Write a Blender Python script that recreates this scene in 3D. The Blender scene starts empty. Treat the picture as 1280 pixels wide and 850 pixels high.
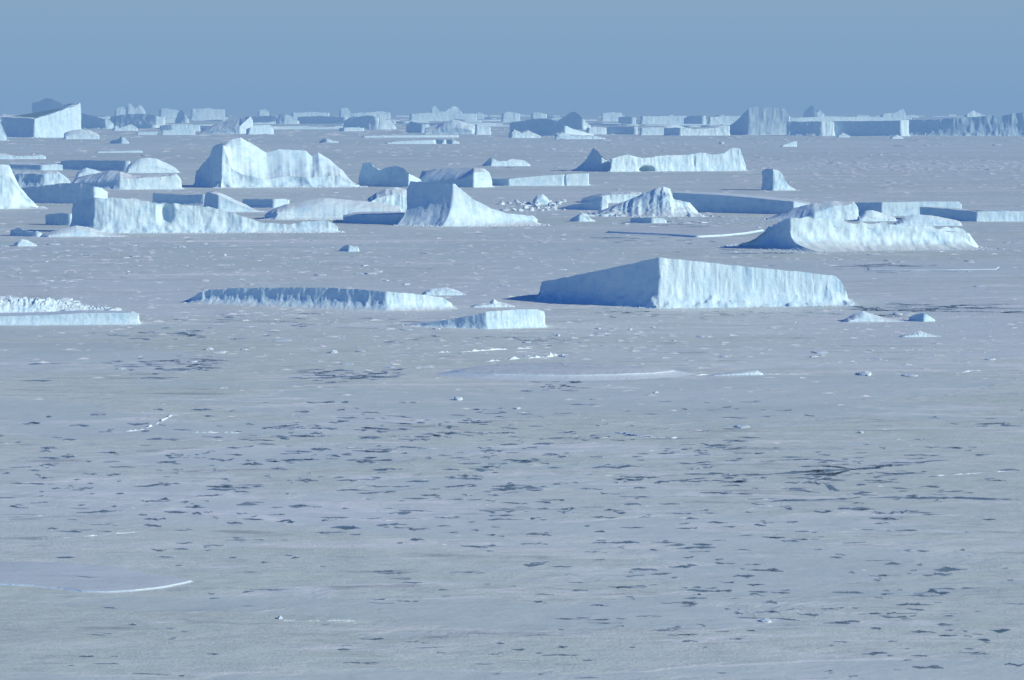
import bpy, bmesh, math, random
import numpy as np

# ------------------------------------------------------------------ set-up
scene = bpy.context.scene
COL = scene.collection
R = math.radians
H = 80.0            # camera height above the sea ice (m)
F = 2887.0          # focal length in photo pixels (photo 1280 x 850)
YH = 138.0          # row of the horizon in the photo
CX = 640.0

def D_of(row): return H * F / (row - YH)
def gp(px, row):
    d = D_of(row); return np.array([(px - CX) * d / F, d, 0.0])
def zt(row, d): return H - (row - YH) * d / F

# ------------------------------------------------------------------ noise
def _hash(ix, iy, iz, seed):
    h = (ix.astype(np.int64) * 374761393 + iy.astype(np.int64) * 668265263 + iz.astype(np.int64) * 2147483647 + seed * 1274126177) & 0xFFFFFFFF
    h = ((h ^ (h >> 13)) * 1274126177) & 0xFFFFFFFF
    h = ((h ^ (h >> 16)) * 2246822519) & 0xFFFFFFFF
    h = h ^ (h >> 15)
    return (h & 0xFFFFFF) / float(0xFFFFFF) * 2 - 1
def vnoise(p, seed=0):
    i = np.floor(p); f = p - i; u = f * f * (3 - 2 * f)
    ix, iy, iz = i[..., 0], i[..., 1], i[..., 2]
    r = 0
    for dx in (0, 1):
        wx = u[..., 0] if dx else 1 - u[..., 0]
        for dy in (0, 1):
            wy = u[..., 1] if dy else 1 - u[..., 1]
            for dz in (0, 1):
                wz = u[..., 2] if dz else 1 - u[..., 2]
                r = r + wx * wy * wz * _hash(ix + dx, iy + dy, iz + dz, seed)
    return r
def fbm(p, octv=4, seed=0):
    r = 0; a = 1.0; q = p; s = 0
    for k in range(octv):
        r = r + a * vnoise(q, seed + k * 17); s += a
        a *= 0.5; q = q * 2.03 + 11.3
    return r / s * 1.4

# ------------------------------------------------------------------ materials
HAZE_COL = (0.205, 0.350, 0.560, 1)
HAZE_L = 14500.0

class NT:
    def __init__(s, name):
        s.m = bpy.data.materials.new(name); s.m.use_nodes = True
        s.t = s.m.node_tree; s.t.nodes.clear()
        s.geo = s.n('ShaderNodeNewGeometry')
    def n(s, typ, **kw):
        x = s.t.nodes.new(typ)
        for k, v in kw.items(): setattr(x, k, v)
        return x
    def l(s, a, b): s.t.links.new(a, b)
    def val(s, x, inp):
        if isinstance(x, (int, float)): inp.default_value = x
        elif isinstance(x, tuple): inp.default_value = x if len(x) == len(inp.default_value) else x + (1,)
        else: s.l(x, inp)
    def math(s, op, a, b=0.0, c=0.0, clamp=False):
        x = s.n('ShaderNodeMath', operation=op, use_clamp=clamp)
        s.val(a, x.inputs[0]); s.val(b, x.inputs[1]); s.val(c, x.inputs[2]); return x.outputs[0]
    def ss(s, v, lo, hi, a=0.0, b=1.0):
        x = s.n('ShaderNodeMapRange', interpolation_type='SMOOTHSTEP')
        s.val(v, x.inputs[0]); x.inputs[1].default_value = lo; x.inputs[2].default_value = hi
        x.inputs[3].default_value = a; x.inputs[4].default_value = b; return x.outputs[0]
    def mix(s, f, a, b):
        x = s.n('ShaderNodeMix', data_type='RGBA')
        s.val(f, x.inputs[0]); s.val(a, x.inputs[6]); s.val(b, x.inputs[7]); return x.outputs[2]
    def scaled(s, sc, vec=None):
        x = s.n('ShaderNodeVectorMath', operation='MULTIPLY')
        s.l(vec or s.geo.outputs['Position'], x.inputs[0]); x.inputs[1].default_value = sc; return x.outputs[0]
    def noise(s, vec, scale, detail=4, rough=0.5, dist=0.0):
        x = s.n('ShaderNodeTexNoise'); s.l(vec, x.inputs['Vector'])
        x.inputs['Scale'].default_value = scale; x.inputs['Detail'].default_value = detail
        x.inputs['Roughness'].default_value = rough; x.inputs['Distortion'].default_value = dist
        return x.outputs['Fac']
    def bump(s, h, strength, dist):
        x = s.n('ShaderNodeBump'); s.l(h, x.inputs['Height'])
        x.inputs['Strength'].default_value = strength; x.inputs['Distance'].default_value = dist; return x.outputs[0]
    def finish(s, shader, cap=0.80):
        # painted haze: each surface fades to a haze-coloured glow with distance from the origin
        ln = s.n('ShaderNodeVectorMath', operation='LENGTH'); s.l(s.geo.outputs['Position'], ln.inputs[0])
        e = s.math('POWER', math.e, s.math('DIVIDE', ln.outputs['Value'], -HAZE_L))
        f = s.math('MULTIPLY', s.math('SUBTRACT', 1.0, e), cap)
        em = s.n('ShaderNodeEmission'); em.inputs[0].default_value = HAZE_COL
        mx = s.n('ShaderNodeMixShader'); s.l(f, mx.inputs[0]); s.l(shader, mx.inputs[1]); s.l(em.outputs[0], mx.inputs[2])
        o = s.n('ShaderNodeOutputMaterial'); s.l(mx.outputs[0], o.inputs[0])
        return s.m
    def bsdf(s, col, rough, normal=None, spec=0.3, ior=1.31):
        b = s.n('ShaderNodeBsdfPrincipled'); s.val(col, b.inputs['Base Color']); s.val(rough, b.inputs['Roughness'])
        b.inputs['IOR'].default_value = ior
        if 'Specular IOR Level' in b.inputs: b.inputs['Specular IOR Level'].default_value = spec
        if normal is not None: s.l(normal, b.inputs['Normal'])
        return b.outputs[0]

def ice_material(name, cliff=True):
    s = NT(name); pos = s.geo.outputs['Position']
    sep = s.n('ShaderNodeSeparateXYZ'); s.l(s.geo.outputs['True Normal'], sep.inputs[0])
    steep = s.ss(sep.outputs[2], 0.985, 0.78)
    n1 = s.noise(pos, 0.11, 5, 0.6)
    n2 = s.noise(pos, 0.9, 4, 0.6)
    flutes = s.noise(s.scaled((1.0, 1.0, 0.09)), 0.42, 4, 0.62)
    fine = s.noise(s.scaled((1.0, 1.0, 0.13)), 1.7, 3, 0.6)
    layers = s.noise(s.scaled((0.02, 0.02, 1.0)), 0.8, 3, 0.6)
    snow = s.mix(n1, (0.50, 0.58, 0.60), (0.61, 0.70, 0.71))
    n0 = s.noise(pos, 0.0042, 2, 0.5)
    v = s.ss(n0, 0.42, 0.58)
    deep = s.mix(v, (0.34, 0.545, 0.70), (0.41, 0.62, 0.74))
    pale = s.mix(v, (0.475, 0.655, 0.735), (0.55, 0.725, 0.78))
    bright = s.mix(v, (0.53, 0.69, 0.755), (0.62, 0.765, 0.79))
    nb = s.noise(pos, 0.0061, 2, 0.5)
    blotch = s.noise(s.scaled((1.0, 1.0, 1.6)), 0.19, 5, 0.62, 0.5)
    fw = s.ss(nb, 0.50, 0.62, 0.12, 1.0)
    pattern = s.math('ADD', s.math('MULTIPLY', flutes, fw), s.math('MULTIPLY', blotch, s.math('SUBTRACT', 1.0, fw)))
    blue = s.mix(s.ss(pattern, 0.34, 0.58), deep, pale)
    blue = s.mix(s.ss(fine, 0.56, 0.72, 0, 0.5), blue, bright)
    blue = s.mix(s.ss(layers, 0.55, 0.72, 0, 0.22), blue, deep)
    aqua = s.noise(s.scaled((1.0, 1.0, 0.5)), 0.16, 4, 0.6)
    blue = s.mix(s.ss(aqua, 0.60, 0.72, 0, 0.6), blue, (0.33, 0.58, 0.70))
    lit = s.mix(s.ss(n1, 0.36, 0.60, 0.1, 0.85), blue, bright)
    col = s.mix(steep, snow, lit)
    h = s.math('ADD', s.math('MULTIPLY', pattern, s.math('MULTIPLY', steep, 1.2)), s.math('MULTIPLY', n2, 0.6))
    h = s.math('ADD', h, s.math('MULTIPLY', fine, s.math('MULTIPLY', steep, 0.3)))
    nrm = s.bump(h, 0.36, 0.8)
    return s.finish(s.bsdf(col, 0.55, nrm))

def sea_ice_material():
    s = NT('sea_ice_snow'); pos = s.geo.outputs['Position']
    big = s.noise(s.scaled((0.5, 1, 1)), 0.007, 6, 0.60, 0.8)
    mid = s.noise(s.scaled((0.4, 1, 1)), 0.035, 6, 0.66, 0.5)
    small = s.noise(s.scaled((0.45, 1, 1)), 0.25, 7, 0.74)
    fine = s.noise(pos, 1.6, 4, 0.7)
    far = s.noise(s.scaled((0.30, 1, 1)), 0.0014, 8, 0.70, 0.5)
    grey = s.mix(s.ss(small, 0.3, 0.7), (0.46, 0.53, 0.465), (0.58, 0.65, 0.56))
    snow = s.mix(s.ss(small, 0.3, 0.7), (0.455, 0.54, 0.505), (0.505, 0.59, 0.55))
    fsum = s.math('ADD', s.math('MULTIPLY', big, 0.75), s.math('MULTIPLY', mid, 0.4))
    f = s.ss(fsum, 0.565, 0.615)
    col = s.mix(f, grey, snow)
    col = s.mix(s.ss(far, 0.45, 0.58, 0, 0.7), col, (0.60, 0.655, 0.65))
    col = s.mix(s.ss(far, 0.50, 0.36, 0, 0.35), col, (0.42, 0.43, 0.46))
    # the pack colour turns a little bluer with distance along y
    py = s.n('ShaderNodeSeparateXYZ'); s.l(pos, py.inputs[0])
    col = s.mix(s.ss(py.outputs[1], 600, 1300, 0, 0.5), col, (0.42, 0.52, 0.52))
    # wind-packed white streaks, floe rims and thin dark refrozen skin
    st = s.noise(s.scaled((0.20, 1, 1)), 0.17, 8, 0.78)
    st2 = s.noise(s.scaled((0.25, 1, 1)), 0.045, 8, 0.78, 0.6)
    st3 = s.noise(s.scaled((0.16, 1, 1)), 0.011, 9, 0.80, 0.4)
    grain = s.noise(s.scaled((0.35, 1, 1)), 0.75, 5, 0.75)
    white = s.math('MAXIMUM', s.ss(st, 0.57, 0.68, 0, 0.6), s.ss(st2, 0.57, 0.67, 0, 0.65))
    white = s.math('MAXIMUM', white, s.ss(st3, 0.53, 0.65, 0, 0.8))
    white = s.math('MULTIPLY', white, s.ss(f, 0.0, 1.0, 1.0, 0.35))
    rim = s.math('MULTIPLY', s.ss(fsum, 0.560, 0.585), s.ss(fsum, 0.625, 0.595))
    rim = s.math('MULTIPLY', rim, s.ss(st2, 0.48, 0.60, 0, 0.55))
    white = s.math('MAXIMUM', white, rim)
    col = s.mix(white, col, (0.76, 0.77, 0.755))
    brashy = s.math('MULTIPLY', s.ss(grain, 0.52, 0.66, 0, 0.5), s.ss(st2, 0.46, 0.56))
    col = s.mix(s.math('MULTIPLY', brashy, s.ss(f, 0.0, 1.0, 1.0, 0.15)), col, (0.72, 0.735, 0.73))
    dk = s.noise(s.scaled((0.22, 1, 1)), 0.12, 8, 0.74, 0.3)
    dark = s.math('MULTIPLY', s.ss(dk, 0.55, 0.66, 0, 0.7), s.ss(f, 0.0, 0.7, 1.0, 0.0))
    col = s.mix(dark, col, (0.30, 0.33, 0.335))
    hum = s.noise(s.scaled((0.6, 1, 1)), 0.055, 6, 0.62)
    h = s.math('ADD', s.math('MULTIPLY', small, 1.0), s.math('MULTIPLY', fine, 0.35))
    h = s.math('ADD', h, s.math('MULTIPLY', st, 1.0))
    h = s.math('MULTIPLY', h, s.ss(f, 0.0, 1.0, 1.0, 0.35))
    h = s.math('ADD', h, s.math('MULTIPLY', hum, 2.2))
    h = s.math('ADD', h, s.math('MULTIPLY', f, 0.5))
    nrm = s.bump(h, 0.42, 0.8)
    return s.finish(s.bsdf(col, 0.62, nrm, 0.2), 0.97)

def floe_material():
    s = NT('smooth_floe_snow'); pos = s.geo.outputs['Position']
    n = s.noise(s.scaled((0.4, 1, 1)), 0.09, 6, 0.65, 0.4)
    col = s.mix(s.ss(n, 0.35, 0.65), (0.46, 0.53, 0.535), (0.54, 0.605, 0.60))
    st = s.noise(s.scaled((0.25, 1, 1)), 0.2, 7, 0.75)
    col = s.mix(s.ss(st, 0.58, 0.70, 0, 0.5), col, (0.74, 0.77, 0.765))
    nrm = s.bump(s.noise(s.scaled((0.5, 1, 1)), 0.3, 6, 0.7), 0.3, 0.8)
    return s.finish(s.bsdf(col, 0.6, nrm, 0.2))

def water_material():
    s = NT('open_sea_water'); pos = s.geo.outputs['Position']
    n = s.noise(pos, 0.25, 4, 0.6)
    col = s.mix(s.ss(n, 0.35, 0.65), (0.08, 0.13, 0.115), (0.22, 0.275, 0.235))
    nrm = s.bump(s.noise(pos, 2.2, 3, 0.6), 0.25, 0.2)
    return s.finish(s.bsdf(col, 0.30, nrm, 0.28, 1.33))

def slush_material():
    s = NT('grey_slush'); pos = s.geo.outputs['Position']
    n = s.noise(pos, 0.8, 4, 0.6)
    col = s.mix(n, (0.24, 0.29, 0.31), (0.46, 0.50, 0.53))
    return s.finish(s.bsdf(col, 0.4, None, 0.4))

def chunk_material():
    s = NT('broken_ice'); pos = s.geo.outputs['Position']
    n = s.noise(pos, 0.7, 4, 0.6)
    col = s.mix(s.ss(n, 0.35, 0.65), (0.48, 0.60, 0.67), (0.63, 0.72, 0.73))
    nrm = s.bump(s.noise(pos, 2.0, 4, 0.6), 0.4, 0.5)
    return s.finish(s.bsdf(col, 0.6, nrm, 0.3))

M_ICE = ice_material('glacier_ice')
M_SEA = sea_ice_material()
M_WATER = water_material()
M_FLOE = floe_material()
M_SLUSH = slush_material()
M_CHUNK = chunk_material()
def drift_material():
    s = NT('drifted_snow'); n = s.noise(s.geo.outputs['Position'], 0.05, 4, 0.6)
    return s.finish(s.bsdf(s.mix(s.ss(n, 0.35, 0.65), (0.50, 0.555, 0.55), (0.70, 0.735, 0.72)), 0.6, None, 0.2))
M_DRIFT = drift_material()

# ------------------------------------------------------------------ object helpers
def tag(o, label=None, cat=None, group=None, kind=None):
    if label: o['label'] = label
    if cat: o['category'] = cat
    if group: o['group'] = group
    if kind: o['kind'] = kind
    return o
def link(name, verts, faces, mat, parent=None, smooth=35, origin=None):
    me = bpy.data.meshes.new(name)
    v = np.asarray(verts, dtype=float)
    if origin is not None: v = v - np.asarray(origin)
    me.from_pydata(v.tolist(), [], faces); me.materials.append(mat)
    me.validate(); me.update()
    if smooth:
        me.polygons.foreach_set('use_smooth', [True] * len(me.polygons))
        me.set_sharp_from_angle(angle=R(smooth))
    o = bpy.data.objects.new(name, me); COL.objects.link(o)
    if parent is not None: o.parent = parent
    elif origin is not None: o.location = origin
    return o

# ------------------------------------------------------------------ icebergs
_seed = [10]; FEET = []
def loft(name, label, base, top, spine, N, K, J, q=3.0, flute=0.5, ff=1.0, rough=1.0, cap_p=1.0, parts=False,
         cat='iceberg', group=None, dents=(), rnd=2, mat=None, top_mat=None, edge_noise=1.0, rubble=0.0, crown=0.0):
    """closed outline (base -> top edge) with a concave foot, fluted walls and a cap that runs in to a spine"""
    _seed[0] += 1; sd = _seed[0]
    mat = mat or M_ICE
    base = np.asarray(base, float); top = np.asarray(top, float); spine = np.asarray(spine, float)
    n = len(base)
    seg = np.linalg.norm(np.roll(base[:, :2], -1, 0) - base[:, :2], axis=1) + np.linalg.norm(np.roll(top, -1, 0) - top, axis=1)
    cum = np.concatenate([[0], np.cumsum(seg)])
    u = np.linspace(0, cum[-1], N, endpoint=False)
    B = np.stack([np.interp(u, cum, np.append(base[:, k], base[0, k])) for k in range(2)], 1)
    T = np.stack([np.interp(u, cum, np.append(top[:, k], top[0, k])) for k in range(3)], 1)
    for _ in range(rnd):
        B = B * 0.5 + (np.roll(B, 1, 0) + np.roll(B, -1, 0)) * 0.25
        T = T * 0.5 + (np.roll(T, 1, 0) + np.roll(T, -1, 0)) * 0.25
    hmax = max(1e-3, T[:, 2].max()); href = max(hmax, spine[:, 2].max())
    per = np.linalg.norm(np.roll(B, -1, 0) - B, axis=1).sum()
    mpp = per / N
    d = np.roll(B, -1, 0) - np.roll(B, 1, 0)
    nr = np.stack([d[:, 1], -d[:, 0]], 1)
    area = 0.5 * np.sum(B[:, 0] * np.roll(B[:, 1], -1) - B[:, 1] * np.roll(B[:, 0], -1))
    if area < 0: nr = -nr
    nr /= (np.linalg.norm(nr, axis=1, keepdims=True) + 1e-9)
    A = href
    # top edge irregularity
    e = fbm(np.stack([T[:, 0], T[:, 1], T[:, 2] * 0], 1) / (A * 0.55), 4, sd) * 0.045 * A * rough * edge_noise
    e += fbm(np.stack([T[:, 0], T[:, 1], T[:, 2] * 0], 1) / (A * 0.12), 3, sd + 3) * 0.022 * A * rough * edge_noise
    T[:, 2] = np.maximum(T[:, 2] + e * np.clip(T[:, 2] / (0.25 * A), 0, 1), 0.04 * A if hmax > 1 else 0.02)
    rings = []
    for k in range(K + 1):
        t = (k / K)
        g = 1 - (1 - t) ** q
        xy = B + (T[:, :2] - B) * g
        z = -0.03 * A + (T[:, 2] + 0.03 * A) * t
        p3 = np.stack([xy[:, 0], xy[:, 1], z * 0.16], 1)
        fl = (fbm(p3 / (A * 0.30 / ff), 3, sd + 5) * 0.026 + (np.abs(fbm(p3 / (A * 0.11 / ff), 3, sd + 7)) - 0.3) * 0.022) / ff ** 0.6
        q3 = np.stack([xy[:, 0], xy[:, 1], z], 1)
        ro = fbm(q3 / (A * 0.45), 4, sd + 9) * 0.026 + (0.3 - np.abs(fbm(q3 * np.array([1, 1, 0.7]) / (A * 0.62), 3, sd + 11))) * 0.055
        w = 0.35 + 0.65 * min(1, t * 2.5)
        off = A * (fl * flute * w + ro * rough)
        foot = np.exp(-((t - 0.0) / 0.22) ** 2)
        off = off + A * foot * fbm(q3 / (A * 0.16), 3, sd + 13) * 0.05 * rough
        xy = xy + nr * off[:, None]
        for (cx, cy, cz, rx, rz, dep) in dents:
            dd = ((xy[:, 0] - cx) / rx) ** 2 + ((z - cz) / rz) ** 2 + ((xy[:, 1] - cy) / (rx * 2.5)) ** 2
            xy = xy - nr * (dep * np.exp(-dd ** 2))[:, None]
        zz = z + A * 0.02 * rough * fbm(q3 / (A * 0.2), 3, sd + 15) * (0 < k < K)
        if rubble:
            zz = zz + A * rubble * np.maximum(0, fbm(q3 / (A * 0.20), 4, sd + 19)) * (1 - t) * (k > 0)
        rings.append(np.stack([xy[:, 0], xy[:, 1], zz], 1))
    if href / (B[:, 1].mean() / F) > 7: FEET.append((rings[1][:, :2][B[:, 1] < np.median(B[:, 1]) + 0.3 * np.ptp(B[:, 1])] if False else rings[1][:, :2], href))
    E = rings[-1]
    # nearest point on the spine for each edge point
    best = None; bd = None
    if len(spine) == 1: S = np.repeat(spine, N, 0)
    else:
        bd = np.full(N, 1e18); S = np.zeros((N, 3))
        for a, b in zip(spine[:-1], spine[1:]):
            ab = b[:2] - a[:2]; L2 = (ab ** 2).sum() + 1e-9
            tt = np.clip(((T[:, :2] - a[:2]) @ ab) / L2, 0, 1)
            pt = a[None] + tt[:, None] * (b - a)[None]
            dd = ((T[:, :2] - pt[:, :2]) ** 2).sum(1)
            m = dd < bd; bd[m] = dd[m]; S[m] = pt[m]
    cap = []
    for j in range(1, J + 1):
        s_ = j / J
        s_ = s_ ** 1.25
        xy = E[:, :2] + (S[:, :2] - E[:, :2]) * s_
        z = E[:, 2] + (S[:, 2] - E[:, 2]) * (s_ ** cap_p)
        p3 = np.stack([xy[:, 0], xy[:, 1], z * 0.5], 1)
        wgt = min(1, s_ * 3)
        z = z + A * rough * wgt * ((0.3 - np.abs(fbm(p3 / (A * 0.85), 3, sd + 27))) * 0.05 + fbm(p3 / (A * 0.7), 4, sd + 21) * 0.03 + fbm(p3 / (A * 0.16), 3, sd + 23) * 0.012)
        if crown: z = z + A * crown * wgt * np.maximum(0, fbm(p3 / (A * 0.22), 4, sd + 29))
        cap.append(np.stack([xy[:, 0], xy[:, 1], np.maximum(z, 0.02)], 1))
    def strip(rs, off=0):
        fc = []
        idx = np.arange(N); nx = (idx + 1) % N
        for k in range(len(rs) - 1):
            a = off + k * N + idx; b = off + k * N + nx; c = b + N; dd = a + N
            q_ = np.stack([a, b, c, dd], 1) if area > 0 else np.stack([a, dd, c, b], 1)
            fc += q_.tolist()
        return fc
    org = (float(B[:, 0].mean()), float(B[:, 1].mean()), 0.0)
    if parts:
        root = bpy.data.objects.new(name, None); COL.objects.link(root); root.location = org
        root.empty_display_size = 1
        link('ice_cliff', np.concatenate(rings), strip(rings), mat, root, 40, org)
        rs = [rings[-1]] + cap
        link('snow_top', np.concatenate(rs), strip(rs), top_mat or mat, root, 40, org)
        o = root
    else:
        rs = rings + cap
        o = link(name, np.concatenate(rs), strip(rs), mat, None, 38, org)
    return tag(o, label, cat, group)

def prof(lst, x):
    if isinstance(lst, (int, float)): return float(lst)
    return float(np.interp(x, [a for a, b in lst], [b for a, b in lst]))

def berg(label, px0, split, px1, row, top, edge=1.0, dep=2.5, angL=38, angR=8, back=0.75, apron=0.22, q=4.0, backedge=None,
         lean=0.0, foot=None, N=None, name='iceberg', cat='iceberg', spine_at=0.45, rowR=None, rowL=None, dents=(), **kw):
    """px0..split: wall turned to the left (away from the sun); split..px1: wall turned to the right.
    top: silhouette [(px, row)]; edge: share of that height the front wall reaches (rest rises to the spine)"""
    D = D_of(row); mpp = D / F
    wl = (split - px0) * mpp; wr = (px1 - split) * mpp
    YL = D + math.tan(R(angL)) * wl if rowL is None else D_of(rowL)
    YR = D + math.tan(R(angR)) * wr if rowR is None else D_of(rowR)
    def Yf(px):
        if px <= split: return np.interp(px, [px0, split], [YL, D]) if split > px0 else D
        return np.interp(px, [split, px1], [D, YR])
    xs = sorted(set([px0, split, px1] + [a for a, b in top if px0 <= a <= px1]))
    ext = []
    for a, b in zip(xs[:-1], xs[1:]):
        ext.append(a)
        if b - a > 0.12 * (px1 - px0): ext.append((a + b) / 2)
    xs = ext + [xs[-1]]
    hs = [max(zt(prof(top, x), Yf(x)), 0.2 * mpp) for x in xs]
    hm = max(hs)
    depth = dep * hm
    base = []; tp = []; mid = []
    cxp = (px0 + px1) / 2
    for x, h in zip(xs, hs):
        y = Yf(x); X = (x - CX) * y / F
        e = prof(edge, x)
        ap = apron * hm
        # inward direction of the top edge from the foot
        fs = 0.0 if foot is None else prof(foot, x) * mpp
        inx = np.clip((cxp - x) / (px1 - px0) * 2, -1, 1) ** 3
        base.append([X - inx * ap * 0.6 + fs, y - ap * 0.35 - 0.25 * fs])
        hh = h * e
        # keep the silhouette row when pushed back by the lean
        yt = y + ap * 0.65 + lean * h
        Xt = (x - CX) * yt / F + inx * ap * 0.15
        ht = zt(prof(top, x), yt) * e if e > 0.95 else hh
        tp.append([Xt, yt, max(ht, 0.1 * mpp)])
    m = len(xs)
    for x, h in zip(reversed(xs), reversed(hs)):
        f_ = 1 - 0.35 * abs((x - cxp) / (px1 - px0) * 2) ** 3
        y = Yf(x) + depth * f_; X = (x - CX) * y / F
        be = back if backedge is None else backedge
        base.append([X, y + apron * hm * 0.5])
        tp.append([X, y, max(h * be, 0.1 * mpp)])
    sp = []
    inset = (px1 - px0) * 0.04
    es = xs
    for x in es:
        if x < px0 + inset or x > px1 - inset: x = np.clip(x, px0 + inset, px1 - inset)
        y = Yf(x) + depth * spine_at; e = prof(edge, x)
        X = (x - CX) * y / F
        hf = max(zt(prof(top, x), Yf(x)), 0)
        if e < 0.95: z = max(zt(prof(top, x), y), 0.2 * mpp)
        else: z = hf * (1 + back) / 2
        sp.append([X, y, z])
    per_px = (px1 - px0) * 2.3 + 2 * depth / mpp
    if N is None: N = int(np.clip(per_px * 0.85, 48, 620))
    K = int(np.clip(hm / mpp * 0.6, 8, 26)); J = int(np.clip(depth / mpp * 0.25, 8, 26))
    dn = []
    for (a, r_, ra, rr, dm) in dents:
        y = Yf(a); dn.append(((a - CX) * y / F, y, zt(r_, y), ra * mpp, rr * mpp, dm * mpp))
    return loft(name, label, base, tp, sp, N, K, J, q=q, dents=dn, cat=cat, **kw)

def floe(label, outline, thick, name='ice_floe', cat='ice floe', dome=0.0, N=220, rough=1.0, group=None, inset=0.6, mat=None, K=5, J=12):
    """low slab from an outline of (px, row) points lying on the sea ice"""
    B = np.array([gp(a, b)[:2] for a, b in outline]); c = B.mean(0)
    T = []
    for p in B:
        v = c - p; L = np.linalg.norm(v)
        T.append(np.append(p + v / L * min(inset * thick * 2, 0.3 * L), thick))
    i, j = np.argmin(B[:, 0]), np.argmax(B[:, 0])
    a = c + (B[i] - c) * 0.55; b = c + (B[j] - c) * 0.55
    sp = [[a[0], a[1], thick * (1 + dome)], [c[0], c[1], thick * (1 + dome * 1.6)], [b[0], b[1], thick * (1 + dome)]]
    return loft(name, label, B, T, sp, N, K, J, q=1.6, flute=1.0, rough=rough, cat=cat, group=group, rnd=3, mat=mat, cap_p=0.7, parts=True, top_mat=M_FLOE)

# ------------------------------------------------------------------ the big bergs (middle ground)
berg('largest wedge-shaped tabular iceberg, its dark blue wall and fluted white wall meeting at a corner',
     675, 824, 1060, 385.5, [(675, 352.6), (690, 349.5), (742, 339.5), (800, 327), (824, 322), (870, 326.5), (940, 334.5), (1000, 340), (1046, 345), (1054, 352), (1060, 366)],
     dep=2.4, angL=36, angR=10, back=0.28, apron=0.24, q=6, parts=True, flute=1.0, ff=2.0, rough=0.42, rnd=1, edge_noise=1.0, rubble=0.12)
berg('long low tabular iceberg with shaded streaky front and bright right end, rubble along its foot',
     236, 483, 565, 388.5, [(236, 376), (246, 366), (262, 362), (290, 360), (360, 359.5), (420, 360), (483, 364.5), (520, 367), (556, 371.5), (565, 378)],
     dep=3.2, angL=24.5, angR=14, back=0.25, apron=0.6, q=5, parts=True, ff=1.5, flute=1.5, rough=0.9, rubble=0.04, rnd=1)
berg('small white slab tilted up to a rounded right end, left of the big wedge berg',
     506, 608, 681, 411.5, [(506, 408), (540, 402.5), (575, 397), (604, 391.5), (608, 390), (640, 387.5), (672, 386.5), (681, 389)],
     dep=2.2, angL=20, angR=18, back=0.55, apron=0.2, q=5, flute=0.7, rough=0.6, rnd=2)
berg('low flat ice slab with white front edge carrying broken blocks, at the left edge',
     -60, -60, 174, 407, [(-60, 397), (0, 395.5), (60, 394), (100, 391.5), (166, 391), (174, 395)],
     dep=4.2, angL=10, angR=4, back=0.9, apron=0.35, q=4, flute=0.5, rough=0.5, name='ice_slab', cat='ice slab', parts=True)
berg('sharply peaked iceberg with pale shaded left wall and lit slope falling to the right',
     508, 566, 672, 283.2, [(508, 226), (530, 226.5), (550, 228), (566, 230), (569, 229.5), (580, 239), (590, 247), (612, 259), (632, 266), (650, 268.5), (668, 269.5), (672, 274)],
     dep=1.0, angL=29, angR=16, back=0.8, apron=0.42, q=3, foot=[(508, 0), (530, 2), (566, -14), (600, 0), (672, 0)], parts=True, flute=0.35, rough=0.6, rnd=1)
berg('massive white iceberg with dark left face and a scooped crest falling to the right',
     244, 277, 447, 235, [(244, 213), (252, 206), (260, 196), (268, 180), (277, 175.5), (290, 173), (301, 170), (312, 178), (333, 191), (348, 186), (362, 184), (382, 186), (390, 194), (398, 189), (407, 197), (417, 205), (427, 213), (440, 226), (447, 232)],
     edge=[(244, 1), (278, 0.98), (284, 0.45), (300, 0.26), (330, 0.26), (350, 0.30), (400, 0.34), (420, 0.6), (447, 0.9)],
     dep=1.3, angL=54, angR=9, backedge=0.45, apron=0.12, q=3, parts=True, flute=0.7, rough=1.3, rnd=1, cap_p=1.2, spine_at=0.5)
berg('dark blue shadowed iceberg with a horn at its left end and saddled ridge',
     449, 511, 530, 234, [(449, 224), (453, 204), (462, 203), (467, 209), (475, 213.5), (485, 208.5), (496, 207), (505, 211), (511, 217), (520, 221), (530, 227)],
     dep=1.2, angL=40, angR=62, back=0.85, apron=0.1, q=4, flute=0.6, rough=0.9, rnd=1, parts=True)
berg('smooth grey-topped rounded iceberg with bright right end, just right of the dark horned one',
     524, 592, 615, 234.5, [(524, 215), (545, 211), (570, 210), (592, 209.5), (606, 211), (613, 217), (615, 224)],
     edge=[(524, 0.35), (550, 0.3), (585, 0.5), (592, 0.75), (615, 0.85)], dep=2.6, angL=34, angR=30, backedge=0.4, apron=0.1, flute=0.4, rough=0.5, cap_p=0.7, parts=True)
berg('low pale slab iceberg with a notch in its white wall, below the double-humped one',
     613, 636, 736, 232.3, [(613, 223.5), (636, 223.5), (650, 222), (690, 219), (704, 218), (707, 219), (710, 217.5), (736, 216.5)],
     dep=3.5, angL=36, angR=6, back=0.9, apron=0.08, flute=0.5, rough=0.4, rnd=1, dents=[(706, 226, 1.6, 9, 2.5)], parts=True)
berg('small low double-humped iceberg with blue shade, on the flat ice beyond the notched slab',
     603, 614, 663, 207.8, [(603, 205.5), (609, 200), (613, 196.5), (618, 199), (624, 202), (632, 201.5), (640, 199), (650, 199.5), (657, 201), (663, 206)],
     dep=1.6, angL=40, angR=10, back=0.7, apron=0.3)
berg('dark pyramid-shaped iceberg with a sharp tip at the left end of the long white cliff',
     717, 752, 769, 214.2, [(717, 212.5), (725, 207), (731, 200.5), (737, 192.5), (741, 184.5), (747, 188), (752, 196), (757, 199.5), (763, 203), (769, 210)],
     dep=1.1, angL=55, angR=20, back=0.8, apron=0.12, flute=0.4, rough=0.7, rnd=1, parts=True)
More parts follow.
